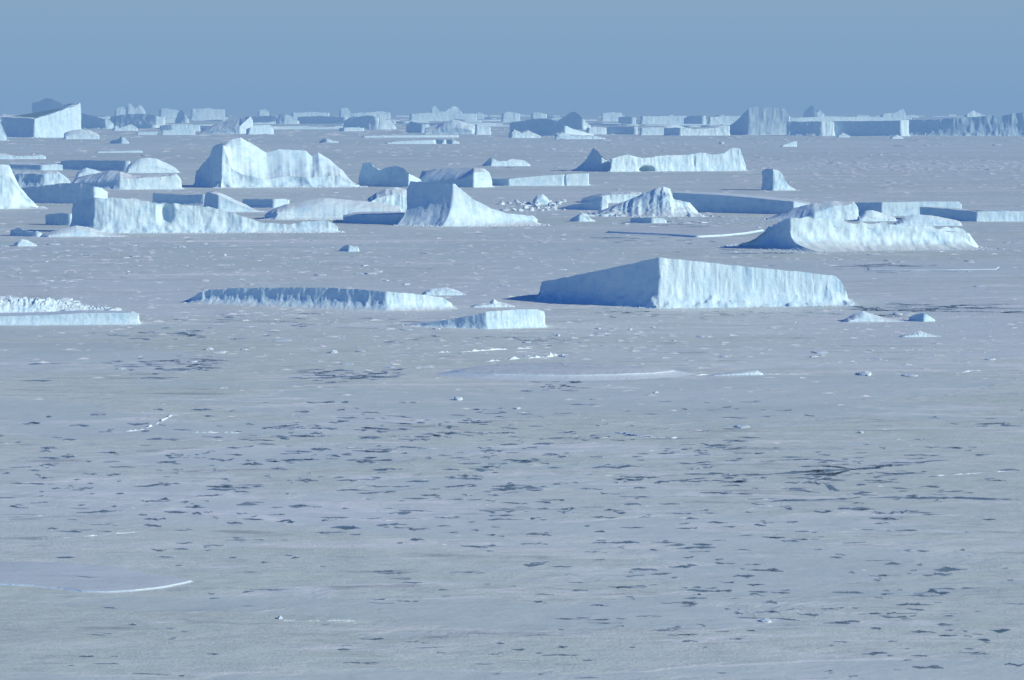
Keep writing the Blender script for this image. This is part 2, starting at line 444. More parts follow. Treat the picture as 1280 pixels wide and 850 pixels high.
berg('long white cliff iceberg with a dark cave at its foot and raised right corner',
     763, 764, 932, 214.8, [(763, 198.5), (775, 196), (785, 193.8), (803, 197.5), (833, 193.8), (864, 192.5), (880, 191), (893, 193.4), (905, 191), (912, 187), (916, 185.6), (926, 185.8), (929, 199), (932, 207)],
     dep=1.6, angL=40, angR=14, back=0.85, apron=0.15, q=4, flute=1.2, rough=0.8, rnd=1, dents=[(808, 212.5, 8, 4.5, 16), (868, 200, 2.2, 8, 2)], parts=True)
berg('small upright iceberg with shaded left face and stepped right side, alone on flat ice',
     953, 966, 995, 238.3, [(953, 213.5), (958, 211), (966, 210.8), (972, 212), (978, 217), (983, 228), (988, 233), (995, 237)],
     dep=0.9, angL=38, angR=12, back=0.9, apron=0.12, flute=0.9, rnd=1, parts=True)
berg('long straight dark blue ice wall in shadow behind the rubbly berg',
     841, 992, 1012, 268.3, [(841, 240.5), (866, 242), (905, 244), (950, 248), (992, 252), (1012, 255)],
     dep=4.5, angL=33, angR=20, back=0.96, apron=0.06, flute=0.35, rough=0.4, rnd=1, edge_noise=0.3, parts=True)
berg('grey snow-backed iceberg with lit right face rising behind the curved prow berg',
     958, 1018, 1073, 276, [(958, 274), (975, 267), (990, 261), (1008, 256), (1025, 253), (1040, 251), (1055, 252.5), (1067, 252), (1073, 258)],
     edge=[(958, 0.15), (1000, 0.2), (1018, 0.4), (1045, 0.75), (1073, 0.95)], dep=2.2, angL=20, angR=12, backedge=0.5, apron=0.3, q=3, cap_p=0.75, rough=0.9, parts=True)
berg('pale square-topped tabular iceberg with shaded left third, behind the prow berg',
     1062, 1102, 1202, 270, [(1062, 253.2), (1102, 252.8), (1150, 252), (1198, 252), (1202, 256)],
     dep=3.0, angL=38, angR=8, back=0.92, apron=0.08, flute=0.6, rough=0.4, rnd=1, parts=True)
berg('low dark-fronted ice slab with white right part reaching the right edge of the frame',
     1150, 1221, 1345, 277, [(1150, 258.5), (1185, 261), (1221, 264.5), (1260, 264), (1345, 262)],
     dep=4.0, angL=33, angR=6, back=0.92, apron=0.1, flute=0.6, rough=0.6, parts=True)
berg('small white snow mound between the prow berg and the pale tabular one',
     1071, 1074, 1120, 277, [(1071, 272), (1082, 263.5), (1090, 262.5), (1104, 267), (1120, 272)], edge=0.4, dep=1.8, cap_p=0.7, apron=0.3, backedge=0.3)
berg('broad flat white dome of ice in front of the low dark-fronted slab',
     1117, 1120, 1202, 283, [(1117, 279), (1130, 271), (1142, 267.8), (1165, 269.5), (1190, 274), (1202, 277)], edge=0.35, dep=2.0, cap_p=0.7, apron=0.3, backedge=0.3)
berg('curved prow iceberg with blue shadowed left end and white cliff above a snow apron',
     924, 986, 1223, 314, [(924, 311), (940, 300), (953, 289), (966, 279), (980, 274.5), (1000, 273.5), (1033, 272.5), (1048, 276), (1063, 279.5), (1090, 278.5), (1105, 276.4), (1120, 280), (1138, 284.5), (1170, 284.5), (1197, 284.5), (1211, 287), (1217, 296), (1223, 308)],
     dep=1.7, angL=57, angR=9, back=0.5, apron=1.15, q=6, foot=[(924, 0), (986, 46), (1063, 12), (1223, 0)], parts=True, flute=0.6, rough=1.2, rnd=1, edge_noise=1.4, dents=[(1203, 297, 5, 7, 4), (1070, 284, 7, 7, 3)])
berg('rubble-covered iceberg with a lumpy brown-white summit block and ridged snow slope on its left',
     738, 828, 873, 271, [(738, 268), (752, 262), (770, 256), (790, 248), (806, 241), (818, 236), (829, 233.8), (838, 236), (841, 249), (852, 252), (862, 252.5), (866, 258), (873, 267)],
     edge=[(738, 0.5), (810, 0.45), (830, 0.6), (845, 0.9), (873, 0.9)], dep=2.2, angL=12, angR=12, backedge=0.4, q=2, flute=0.8, rough=1.1, crown=0.05, apron=0.9, rubble=0.12, edge_noise=2.0, parts=True)
berg('streaked blue and white low ice bank behind the rubble-covered iceberg',
     727, 752, 802, 254, [(727, 249), (745, 243), (765, 240), (790, 239), (802, 240.5)], edge=0.75, dep=3.0, angL=34, flute=1.3, back=0.9, apron=0.2)
berg('low dark slab left of the rubble-covered iceberg, its left end tapering flat',
     698, 752, 760, 263, [(698, 260.5), (716, 256), (730, 253.5), (752, 251), (760, 254)], dep=3.0, angL=36, back=0.8, flute=0.8)
berg('small blocky white mound with a flat ice foot in front of the rubble strip',
     712, 724, 744, 277, [(712, 275), (720, 270), (727, 266), (733, 267), (738, 273), (744, 275.5)], dep=1.2, rough=1.6, edge=0.8)
berg('low blue-fronted ice ledge at the foot of the rubble-covered iceberg',
     788, 815, 833, 279, [(788, 272.5), (815, 272), (828, 272.5), (833, 275)], dep=2.5, angL=36, rough=1.4, apron=0.15)
berg('round white hump among the strip of ice rubble',
     666, 669, 687, 256, [(666, 250), (672, 244), (678, 242.8), (684, 247), (687, 252)], edge=0.5, dep=1.3, cap_p=0.7, rough=1.4)
# left cluster
berg('big white pyramid iceberg cut off by the left edge of the frame',
     -70, -60, 48, 262, [(-70, 250), (-40, 220), (-10, 206.5), (4, 207), (12, 208), (18, 220), (24, 232), (37, 247), (48, 258)],
     edge=[(-70, 0.6), (48, 0.85)], dep=1.0, angL=38, angR=14, backedge=0.4, q=3, apron=0.35, flute=0.8, rough=1.0, parts=True, rnd=1)
berg('long left-centre iceberg, its streaked white cliff with a dark hollow sloping low to the right',
     90, 117, 423, 291.5, [(90, 252), (103, 249.5), (110, 248.5), (117, 246.5), (140, 246.6), (165, 247.5), (186, 251.5), (197, 255.3), (210, 254.5), (240, 256.5), (262, 258), (276, 262.5), (302, 270.5), (328, 277.5), (345, 280.5), (360, 281), (380, 278), (403, 274.5), (414, 276), (420, 278.5), (423, 284)],
     dep=1.1, angL=44, angR=3, back=0.72, apron=0.22, q=4, flute=0.8, rough=1.1, rnd=1, parts=True, dents=[(205, 267, 9, 15, 9)])
berg('low smooth snow bank in front of the dark left end of the long left-centre iceberg',
     52, 60, 155, 297, [(52, 293), (75, 286), (95, 282), (112, 284), (130, 290), (155, 295)], edge=0.3, dep=3.0, cap_p=0.7, apron=0.5, rough=0.7, backedge=0.3)
berg('small dark square ice block left of the long left-centre iceberg',
     57, 86, 90, 282, [(57, 268.5), (64, 267), (78, 266.5), (88, 267.5)], dep=1.3, angL=34, apron=0.08, rough=0.7)
berg('flat shaded ice raft with broken top at the far left, below the white pyramid',
     13, 45, 52, 296, [(13, 287.5), (22, 285), (33, 288), (40, 290), (46, 288.5), (52, 291)], dep=2.0, angL=36, rough=1.8)
berg('small white snow heap at the lower left of the shaded ice raft',
     17, 22, 46, 308, [(17, 305), (27, 299), (34, 300), (46, 306)], edge=0.5, dep=1.5)
berg('long dark tabular iceberg with slightly arched top between the pyramid and the long left-centre iceberg',
     26, 118, 134, 255.5, [(26, 235), (45, 233), (62, 231), (80, 229), (95, 229), (110, 231), (120, 233.5), (128, 235), (134, 240)],
     dep=2.0, angL=30, angR=26, back=0.9, apron=0.12, flute=0.9, rough=0.7, parts=True)
berg('long low snow dome with grey back and white right end, nearest of the left domes',
     90, 150, 227, 237, [(90, 223), (105, 219.5), (122, 216), (138, 213), (150, 214.5), (165, 219), (185, 218.5), (205, 217), (220, 216.5), (227, 224)],
     edge=[(90, 0.5), (140, 0.4), (165, 0.75), (227, 0.85)], dep=2.2, angL=30, angR=8, backedge=0.4, cap_p=0.7, q=3, flute=0.5, rough=0.7, parts=True)
berg('bright rounded snow dome standing behind the long low white-ended dome',
     158, 160, 224, 216.5, [(158, 208), (165, 202.5), (175, 198.5), (185, 197), (196, 198.5), (208, 204), (218, 209), (224, 214)],
     edge=0.45, dep=1.5, backedge=0.35, cap_p=0.65, flute=0.4, rough=0.6, q=3, parts=True)
berg('small bright pointed snow dome left of the long low one',
     95, 97, 128, 222, [(95, 217), (103, 211.5), (108, 209.5), (118, 212), (128, 216)], edge=0.5, dep=1.5, backedge=0.3, cap_p=0.7, rough=0.7)
berg('long shaded wall of ice with flat top behind the white domes at the left',
     76, 158, 163, 214, [(76, 201), (95, 200), (120, 200.5), (163, 201)], dep=2.5, angL=30, flute=0.9, rough=0.6)
berg('flat grey-topped slab with dark left front and white right face, at the far left',
     12, 52, 81, 213, [(12, 205.5), (30, 206), (52, 206.5), (70, 205), (81, 206.5)], dep=8.0, angL=28, angR=14, back=1.3, flute=0.6, rough=0.7)
berg('pale blue and white hummocky iceberg right behind the pyramid at the left edge',
     14, 55, 88, 234, [(14, 214), (35, 214), (52, 215), (60, 213.5), (72, 214), (80, 219), (88, 226)], edge=0.85, dep=1.4, angL=24, angR=12, flute=0.9, rough=1.0, parts=True)
berg('thin pale ridge of ice farthest back of the left cluster, beside the frame edge',
     -20, -18, 57, 199, [(-20, 191), (4, 191.5), (20, 194.5), (38, 194), (50, 193), (57, 194.5)], edge=0.8, dep=2, rough=1.5)
berg('low dark blue slab with bright flecks at its left foot, behind the long left-centre iceberg',
     191, 254, 260, 256, [(191, 241), (205, 242), (230, 243.5), (260, 243)], dep=2.6, angL=30, flute=0.9, rough=0.7)
berg('wedge of snow with a dark blunt left end and white slope falling to the right',
     255, 273, 330, 265.5, [(255, 242), (262, 239), (270, 239.2), (280, 243), (295, 250), (310, 257), (320, 262), (330, 265)],
     edge=[(255, 0.95), (273, 0.85), (330, 0.5)], dep=1.2, angL=38, angR=6, backedge=0.4, flute=0.5, rough=0.6, q=3, parts=True)
berg('short slab with lit right end, between the snow wedge and the grey mound',
     303, 342, 362, 260, [(303, 249), (342, 249), (352, 248.3), (362, 250)], dep=2.0, angL=32, angR=20, back=0.9, rough=0.8)
berg('wide grey snow mound with a short shaded left flank, left of the sharply peaked iceberg',
     331, 346, 505, 275, [(331, 268), (345, 259.5), (360, 255), (385, 250), (405, 247.6), (430, 249.5), (460, 252), (490, 256), (505, 260)],
     edge=[(331, 0.75), (346, 0.5), (380, 0.2), (505, 0.25)], dep=2.6, angL=38, angR=1, backedge=0.4, cap_p=0.6, flute=0.5, rough=0.6, q=2.5, apron=0.4, parts=True)
berg('low slab with dark blue cut front, at the left foot of the sharply peaked iceberg',
     429, 506, 510, 280.8, [(429, 272), (440, 268.5), (470, 268), (506, 267.5), (510, 269)], dep=6, angL=33, angR=20, back=1.0, apron=0.15, flute=0.9, rough=0.9, parts=True)
berg('bright jagged white ice face wedged between the grey mound and the peaked berg',
     458, 461, 512, 268, [(458, 250), (470, 242), (482, 236), (495, 233.4), (504, 236), (512, 240)], edge=0.75, dep=1.6, angR=10, flute=1.2, rough=1.6, parts=True, backedge=0.6)
# small things in front
berg('small white lump behind the right end of the long low tabular berg',
     527, 532, 582, 369.5, [(527, 367), (536, 361.5), (550, 360), (562, 359.5), (572, 363), (582, 368)], edge=0.6, dep=1.5, rough=1.4, backedge=0.3)
berg('snow-covered heap with a small pinnacle between the long low tabular berg and the tilted slab',
     588, 592, 643, 384.5, [(588, 383), (600, 379), (612, 378), (617, 373.5), (622, 377), (632, 379), (643, 382.5)], edge=0.45, dep=2.0, rough=1.3, backedge=0.3)
berg('small ice boulder with a round blue shaded side, right of the big wedge berg',
     1136, 1155, 1169, 402.2, [(1136, 396.5), (1144, 392.8), (1155, 391.5), (1162, 395), (1169, 400)], dep=1.0, angL=36, angR=24, rough=0.8, apron=0.25)
berg('low smooth snow swelling just right of the foot of the big wedge berg',
     1052, 1060, 1130, 403.5, [(1052, 401), (1068, 392), (1078, 388.5), (1092, 393), (1110, 398), (1130, 402)], edge=0.3, dep=3.0, backedge=0.25, cap_p=0.8, rough=0.8, apron=0.6)
berg('flattish white crest of snow lying right of the big wedge berg, below the blue-sided boulder',
     1124, 1128, 1176, 421.5, [(1124, 420.3), (1136, 417), (1150, 413.5), (1158, 416.5), (1176, 420.5)], edge=0.4, dep=2.5, rough=1.8, backedge=0.3)
berg('small two-lobed ice chunk with blue shade on the plain in front of the snow mound',
     424, 436, 449, 314.5, [(424, 312), (430, 307.5), (436, 306), (442, 309), (447, 307), (449, 311)], dep=1.0, angL=36, rough=1.6)
# low smooth rise in the middle foreground
berg('short bright snow ridge with a raised right tip, right of the broad low rise', 886, 890, 954, 471, [(886, 469.5), (915, 466), (935, 464), (946, 463.2), (954, 467)], edge=0.3, dep=5, rough=1.8, apron=2.0, cap_p=0.6, backedge=0.15, name='snow_ridge', cat='snow ridge')

# ------------------------------------------------------------------ far icebergs
def far(label, px0, split, px1, row, top, **kw):
    kw.setdefault('dep', 2.0); kw.setdefault('rnd', 1); kw.setdefault('apron', 0.12)
    return berg(label, px0, split, px1, row, top, **kw)
far('large tilted tabular iceberg with dark left face and bright right cliff, at far left', 2, 43, 101, 172.3, [(2, 146), (20, 147), (43, 149), (64, 142.5), (86, 134), (89, 133.5), (100, 132.5), (101, 140)], angL=34, angR=30, dep=3.0, back=1.12, flute=0.6, rough=0.5, parts=True)
far('dark blue crested iceberg showing above the tilted tabular one at the far left', 40, 84, 88, 156, [(40, 128.5), (48, 127.5), (58, 122), (64, 122.5), (76, 128), (86, 132)], angL=30, rough=0.6)
far('white ice spur at the right end of the tilted tabular iceberg', 80, 82, 124, 174, [(80, 166), (90, 163), (100, 161.5), (112, 162.5), (124, 168)], edge=0.5, rough=1.0)
far('white sliver of an iceberg at the left edge, beside the tilted tabular one', -30, -28, 8, 176, [(-30, 150), (-4, 148), (2, 155), (8, 170)], rough=0.8)
far('shaded slope-sided iceberg just right of the tilted tabular one', 99, 132, 142, 161, [(99, 141), (112, 144), (125, 147), (138, 151), (142, 155)], angL=30)
far('long grey-blue ice bank behind the little white peak at the left', 138, 195, 206, 160, [(138, 146), (160, 142), (185, 142.5), (206, 147)], angL=24, dep=3)
far('pale haze-softened double pinnacle on the horizon at the left', 157, 160, 182, 149, [(157, 137), (161, 128.5), (164, 131), (169, 137), (174, 131.5), (178, 133), (182, 139)], dep=1)
far('tiny bright peak on the horizon left of the pale double pinnacle', 143, 145, 157, 149, [(143, 138), (150, 134), (154, 133.5), (157, 138.5)], dep=1)
far('small dark triangular iceberg near the horizon at the left', 219, 231, 236, 154, [(219, 150), (222, 141), (227, 136.5), (231, 141), (236, 149)], angL=36, dep=1)
far('bright white tabular strip on the horizon right of the small dark triangular iceberg', 239, 240, 281, 150, [(239, 136), (255, 135.5), (260, 134.5), (268, 136), (281, 137)], dep=1.5, rough=0.8)
far('low bright strip of ice on the horizon left of the small dark triangular iceberg', 199, 201, 223, 150, [(199, 136), (208, 135.5), (223, 137.5)], rough=0.8)
far('low blue-grey slab with white foot below the small dark triangular iceberg', 200, 215, 250, 164, [(200, 157), (215, 155.5), (235, 155), (250, 157)], angL=20)
far('flat gleaming white ice slab with straight top, below the small dark triangular iceberg', 202, 203, 244, 168.7, [(202, 163), (225, 162.5), (244, 162)], dep=2.5, rough=0.5)
far('thin white ice slab left of the flat gleaming one', 171, 172, 197, 168.7, [(171, 165), (197, 164.5)], rough=0.6)
far('little white peak with blue left side standing on the flat ice at the left', 138, 152, 161, 179.5, [(138, 176), (147, 174.5), (152, 170), (157, 173), (161, 177)], angL=34, rough=1.0)
far('small twin white lump in front of the long grey-blue ice bank', 141, 143, 172, 163.5, [(141, 160), (146, 156.5), (150, 160), (165, 155), (172, 160)], rough=1.2)
far('very thin white sheet of ice lying on the plain at the left', 120, 122, 178, 191, [(120, 189.3), (150, 188.4), (172, 187.4), (178, 188.2)], edge=0.8, apron=0.4, dep=6)
far('grey wedge-shaped iceberg rising to a white right tip, left of centre near the horizon', 251, 300, 316, 167.5, [(251, 161), (270, 155), (290, 150), (305, 146.5), (313, 145.5), (316, 150)], edge=[(251, 0.3), (300, 0.5), (313, 1), (316, 1)], angL=14, angR=28, dep=2)
far('bright white block in front of the grey wedge-shaped iceberg', 308, 312, 342, 168, [(308, 161), (318, 157.5), (330, 156.5), (337, 156), (342, 161)], rough=1.1, angR=20)
far('dark flat-topped band of ice right behind the grey wedge-shaped iceberg', 316, 345, 348, 154, [(316, 145.5), (330, 144.8), (348, 145.5)], angL=28)
far('tiny bright lump on the horizon above the dark flat-topped band', 322, 324, 336, 149, [(322, 139), (326, 136.5), (333, 136.5), (336, 140)], dep=1)
far('small pale pyramid with shaded right side left of the long shaded tabular', 345, 356, 374, 155, [(345, 148), (350, 142.5), (358, 143), (366, 146), (374, 151)], dep=1, angL=20)
far('long thin shaded tabular iceberg, left of the grey castle-like one', 372, 430, 434, 155, [(372, 146), (400, 145), (434, 146.5)], angL=28, dep=3)
far('grey-blue castle-like iceberg with vertical columns on its wall', 430, 470, 474, 162, [(430, 151), (436, 147), (442, 145), (450, 145.5), (458, 144.5), (466, 145), (474, 147)], angL=25, flute=1.6, dep=1.2)
far('white stepped block with a narrow turret at the right end of the castle-like iceberg', 472, 474, 495, 162, [(472, 150), (476, 144), (479, 145), (482, 151), (488, 150), (495, 158)], rough=1.0, dep=1)
far('pale faint pinnacle with a flat shelf, on the horizon above the castle-like iceberg', 424, 426, 488, 149.5, [(424, 139), (428, 134.5), (435, 134.8), (439, 141), (460, 141), (478, 139.5), (488, 141)], dep=1)
far('thin bright band of ice on the horizon left of the faint pinnacle', 364, 366, 412, 149.5, [(364, 141), (390, 140), (412, 141)], dep=2)
far('small grey chunk with dark left side on the plain below the long shaded tabular', 399, 408, 423, 178.5, [(399, 176.5), (404, 173.5), (409, 173), (416, 175.5), (423, 177)], angL=34, rough=1.3)
far('flat white raft of ice with blue foot below the castle-like iceberg', 424, 430, 455, 164, [(424, 160), (440, 159), (455, 160)], rough=0.9)
far('twin haze-white towers on the horizon at centre', 538, 540, 578, 151, [(538, 141), (541, 133), (545, 132.3), (549, 139), (556, 140), (562, 135), (567, 132.4), (572, 133.5), (578, 141)], dep=0.8)
far('long bright horizon shelf of ice beneath the twin towers', 512, 514, 596, 151.5, [(512, 142.5), (540, 141), (570, 142), (596, 142)], dep=1.5)
far('grey and white whale-backed iceberg with a dark undercut, below the twin towers', 531, 590, 597, 168, [(531, 160), (545, 158), (556, 152.5), (566, 150), (576, 151), (588, 155), (597, 160)], edge=[(531, 0.5), (590, 0.4), (597, 0.6)], angL=10, angR=25, dep=1.6, cap_p=0.7)
far('pale square block touching the right end of the whale-backed iceberg', 594, 596, 613, 168.5, [(594, 155), (600, 157), (608, 158.5), (613, 159)], rough=0.9)
far('bluish broken lumps of ice left of the whale-backed iceberg', 508, 528, 541, 166, [(508, 156), (514, 151), (520, 152.5), (530, 156), (536, 154), (541, 160)], rough=1.5, angL=30)
far('low white ice raft with two dark notches, on the plain below the whale-backed iceberg', 482, 484, 574, 180, [(482, 178.5), (500, 176), (530, 174.8), (550, 174.5), (566, 174.5), (574, 177)], edge=0.9, apron=0.3, dep=4, dents=[(548, 176, 4, 4, 12), (561, 176.5, 3.5, 4, 12)])
far('thin bright sheet of ice above the notched raft', 453, 455, 573, 172, [(453, 170), (500, 169), (573, 168.6)], dep=5, apron=0.3)
far('large dark blue triangular iceberg with lit right slope, right of centre near the horizon', 637, 706, 742, 170.5, [(637, 153.5), (655, 150.5), (668, 148.5), (683, 148), (695, 151), (706, 157), (720, 162), (742, 168)], angL=28, angR=30, dep=1.2, flute=0.5, rough=0.6)
far('hazy blue pointed iceberg standing behind the dark triangular one', 698, 728, 738, 162, [(698, 150), (708, 144), (714, 140), (718, 139.3), (724, 143), (732, 152), (738, 156)], angL=32, dep=1)
far('row of small white hummocks at the foot of the dark triangular iceberg', 636, 640, 676, 172.5, [(636, 166), (642, 161), (650, 165), (660, 163), (668, 166.5), (676, 170)], rough=1.6, edge=0.8)
far('low white broken blocks at the right foot of the dark triangular iceberg', 694, 696, 756, 174, [(694, 167), (702, 165), (712, 168), (726, 169), (744, 169.5), (756, 172)], rough=1.8, edge=0.8)
far('dark rectangular slab right of the hazy blue pointed iceberg', 759, 793, 797, 168, [(759, 158.5), (775, 158), (797, 158.5)], angL=30)
far('pale grey slab left of the dark rectangular one', 733, 736, 758, 168, [(733, 160), (745, 158.5), (758, 160)])
far('pale square slab right of the dark rectangular one', 800, 802, 834, 169, [(800, 160), (815, 159), (834, 159.5)], rough=0.6)
far('pale cliff line with a shaded blue left end, left of the flat-topped peak', 830, 850, 912, 169.5, [(830, 159.5), (850, 159.5), (870, 161), (890, 160), (912, 157)], angL=30, flute=1.4)
far('bright distant tabular block on the horizon right of the hazy blue pointed iceberg', 752, 753, 777, 152, [(752, 142), (765, 140.5), (777, 141)], dep=1)
far('small dark slab on the horizon beside the bright distant tabular block', 773, 790, 795, 155, [(773, 146), (784, 145.6), (795, 147)], angL=30)
far('long pale horizon band of ice left of the dim blue block', 800, 803, 858, 155, [(800, 145.5), (830, 145), (858, 145)], dep=2)
far('dim blue square block on the horizon left of the flat-topped peak', 855, 878, 882, 156, [(855, 147), (862, 144.5), (882, 144.5)], angL=30)
far('bright low blocks on the horizon touching the left slope of the flat-topped peak', 884, 887, 926, 156, [(884, 147), (900, 145.5), (912, 145), (926, 145.5)], rough=1.0)
far('flat-topped peak iceberg with a long straight dark slope on its left, right of centre', 896, 934, 988, 168.7, [(896, 167.5), (908, 160), (920, 150.5), (930, 141), (934, 137.5), (938, 134.5), (945, 133.8), (958, 134.6), (975, 135), (983, 136.5), (988, 146)], angL=58, angR=-11, dep=0.8, flute=0.7, rough=0.5, parts=True)
far('pale blue textured slab between the flat-topped peak and the long dark-faced tabular', 984, 1028, 1043, 170, [(984, 152), (1010, 151.5), (1043, 152)], angL=24, flute=1.5, rough=0.8)
far('faint hazy pinnacle with a small white spire, on the horizon right of the flat-topped peak', 1004, 1022, 1030, 152, [(1004, 141), (1011, 134), (1016, 131.5), (1020, 140), (1023, 140), (1026, 136.5), (1030, 143)], dep=1, angL=24)
far('thin white-topped far shelf of ice behind the long dark-faced tabular', 984, 988, 1140, 157, [(984, 147.5), (1030, 146), (1090, 146), (1140, 147.5)], dep=3, rough=0.5)
far('long dark-faced tabular iceberg with straight flat top at the far right', 1041, 1126, 1136, 170.3, [(1041, 151.5), (1080, 151.5), (1126, 150.5), (1136, 150)], angL=26, angR=20, dep=2.5, back=0.95, flute=0.5, rough=0.35, parts=True)
far('very long pale hazy cliff iceberg reaching the right edge near the horizon', 1133, 1188, 1345, 169.8, [(1133, 149), (1160, 149), (1188, 148.5), (1215, 147), (1250, 143.5), (1280, 141), (1345, 139)], angL=24, angR=-17, dep=2.5, flute=0.8, rough=0.8, parts=True)
far('white spiky crest behind the very long hazy cliff iceberg', 1205, 1209, 1234, 155, [(1205, 144), (1212, 141), (1217, 138), (1222, 141), (1234, 145)], dep=1, rough=1.2)
far('tiny bright spire on the horizon above the long dark-faced tabular', 1100, 1103, 1132, 152, [(1100, 144), (1108, 141.5), (1118, 142), (1126, 137.5), (1130, 135.5), (1132, 142)], dep=0.8)
far('white snow bump at the foot of the long dark-faced tabular, near its left end', 1046, 1048, 1062, 171.8, [(1046, 169), (1053, 166), (1062, 169.5)], edge=0.6)
far('white snow bump at the foot of the long dark-faced tabular, near its right end', 1113, 1115, 1129, 173.4, [(1113, 170.8), (1121, 168.5), (1129, 171.5)], edge=0.6)
far('low bright ice on the horizon behind the dark triangular iceberg, left part', 627, 629, 650, 153, [(627, 142), (636, 139.8), (650, 142)], dep=1)
far('low bright ice on the horizon behind the dark triangular iceberg, right part', 664, 666, 684, 153, [(664, 142), (671, 139.3), (684, 143)], dep=1)
far('tiny white lump on the horizon right of the twin towers', 595, 596, 605, 149, [(595, 142), (599, 140.3), (605, 142.5)], dep=1)
far('small white wedge with a straight right edge on the plain below the flat-topped peak', 975, 978, 996, 183.4, [(975, 182.6), (985, 179.5), (992, 177), (996, 176.5)], dep=1.0, rough=0.4, angR=16)

# an uncounted-looking but individual row of hazy bergs that fills the horizon
rng = random.Random(7)
for i in range(180):
    row = 145.5 + 18 * rng.random() ** 1.5
    w = rng.uniform(12, 44) * (0.6 + (row - 144) / 16)
    px = -40 + 1360 * ((i * 0.381966) % 1 + rng.uniform(-.02, .02))
    if i % 3 == 0: w *= 1.8
    h = rng.uniform(1.2, 4.6) * (0.55 if i % 3 == 0 else 1) * (0.6 + (row - 144) / 18)
    sp = px + w * rng.choice([0.05, 0.05, 0.5, 0.85])
    tp_ = []; k = rng.randint(3, 5)
    for q_ in range(k + 1):
        tp_.append((px + w * q_ / k, row - h * rng.uniform(0.7, 1.15) * (0.6 if q_ in (0, k) else 1)))
    berg('small hazy iceberg in the crowded row along the horizon', px, sp, px + w, row, tp_, angL=32, angR=10, dep=1.5, N=48,
         rough=2.0, edge=rng.choice([1.0, 0.55, 0.4, 0.8]), cap_p=0.8, group='hazy icebergs crowding the horizon', rnd=1)

# ------------------------------------------------------------------ floes and ridges
floe('flat snow-covered floe with a crisp white front rim, at the lower left of the frame',
     [(-60, 730), (0, 731.5), (40, 733.5), (75, 737), (106, 741), (140, 741.5), (170, 739.5), (205, 735.5), (232, 730), (245, 727), (215, 722), (180, 716), (140, 709), (80, 704), (0, 703), (-60, 704)], 0.24, dome=0.6, rough=0.8, inset=1.2)
floe('very low broad snow-covered rise with pale scarp, in the pack below the wedge berg',
     [(540, 469), (590, 473.5), (650, 475.8), (720, 476.5), (790, 475), (850, 471.5), (875, 467.5), (845, 462), (770, 457), (690, 455), (620, 456.5), (565, 462)], 1.15, dome=0.45, rough=0.9, inset=3.2, name='ice_rise', cat='ice rise', K=8, J=16)
floe('thin flat floe with dark left scarp and bright right rim, left of the prow berg',
     [(756, 291), (800, 293.2), (840, 295), (872, 297), (905, 295.5), (935, 292.5), (957, 288.5), (930, 286), (860, 285), (790, 286)], 1.1, dome=0.3, rough=0.5)
floe('narrow raised floe with black water along its front edge, under the prow berg',
     [(1085, 337.5), (1130, 337.8), (1190, 337.8), (1246, 336.8), (1250, 333.5), (1190, 333.2), (1120, 334), (1085, 335)], 0.3, dome=0.1, rough=1.4)

def ridge(label, path, wpx, hpx, seed, group=None):
    pts = np.array([gp(a, b)[:2] for a, b in path])
    seg = np.linalg.norm(np.diff(pts, axis=0), axis=1); cum = np.concatenate([[0], np.cumsum(seg)])
    mpp = pts[:, 1].mean() / F; hpx *= 0.7; wpx *= 0.8
    n = int(np.clip(cum[-1] / (mpp * 1.0), 30, 500)); u = np.linspace(0, cum[-1], n)
    C = np.stack([np.interp(u, cum, pts[:, k]) for k in (0, 1)], 1)
    C += 0.8 * wpx * mpp * fbm(np.stack([C[:, 0], C[:, 1], 0 * u], 1) / (mpp * 18), 3, seed)[:, None] * np.array([[0.3, 3.0]])
    t = np.gradient(C, axis=0); t /= np.linalg.norm(t, axis=1, keepdims=True) + 1e-9
    nm = np.stack([-t[:, 1], t[:, 0]], 1)
    m = 7; V = []
    taper = np.clip(np.minimum(u, cum[-1] - u) / (0.18 * cum[-1]), 0, 1) ** 0.6
    amp = 0.45 + 0.8 * np.abs(fbm(np.stack([C[:, 0], C[:, 1], 0 * u], 1) / (mpp * 9), 3, seed + 4))
    gate = fbm(np.stack([C[:, 0], C[:, 1], 0 * u], 1) / (mpp * 14), 3, seed + 30); amp = amp * np.clip(0.55 + 1.6 * gate, 0.03, 1.2)
    W = wpx * mpp
    for k in range(m):
        s = k / (m - 1) * 2 - 1
        xy = C + nm * (s * W * (0.5 + amp * 0.7))[:, None]
        z = hpx * mpp * (1 - s * s) * amp * taper
        z = z * (1 + 0.7 * fbm(np.stack([xy[:, 0], xy[:, 1], 0 * u], 1) / (mpp * 2.2), 2, seed + 8)) - 0.02 * (abs(s) > 0.99)
        V.append(np.stack([xy[:, 0], xy[:, 1], z], 1))
    V = np.stack(V, 1).reshape(-1, 3)
    fc = []
    for i in range(n - 1):
        for k in range(m - 1):
            a = i * m + k; fc.append([a, a + m, a + m + 1, a + 1])
    o = link('pressure_ridge', V, fc, M_CHUNK, None, 30, (float(C[:, 0].mean()), float(C[:, 1].mean()), 0))
    return tag(o, label, 'pressure ridge', group)
ridge('long thin snow ridge running in from the left edge, above the crisp-edged floe', [(-40, 684), (0, 680), (60, 674), (110, 670.5), (175, 664.5)], 1.6, 2.2, 3)
ridge('broken white ice ridge at the right tip of the crisp-edged floe', [(212, 727), (228, 727), (245, 730)], 2.0, 3.0, 5)
ridge('faint white rubble line low in the middle foreground', [(330, 777), (350, 776), (390, 776.5), (445, 776)], 1.2, 2.6, 6)
ridge('wide white rubble smear on the left half of the pack, by a smooth snow patch', [(140, 541), (175, 538), (195, 530), (215, 519), (225, 518)], 2.2, 2.8, 8)
ridge('narrow white crest of snow along the back of the broad low rise', [(604, 452.5), (640, 449), (680, 446.5), (698, 445.5), (718, 447.5)], 2.4, 4.5, 18)
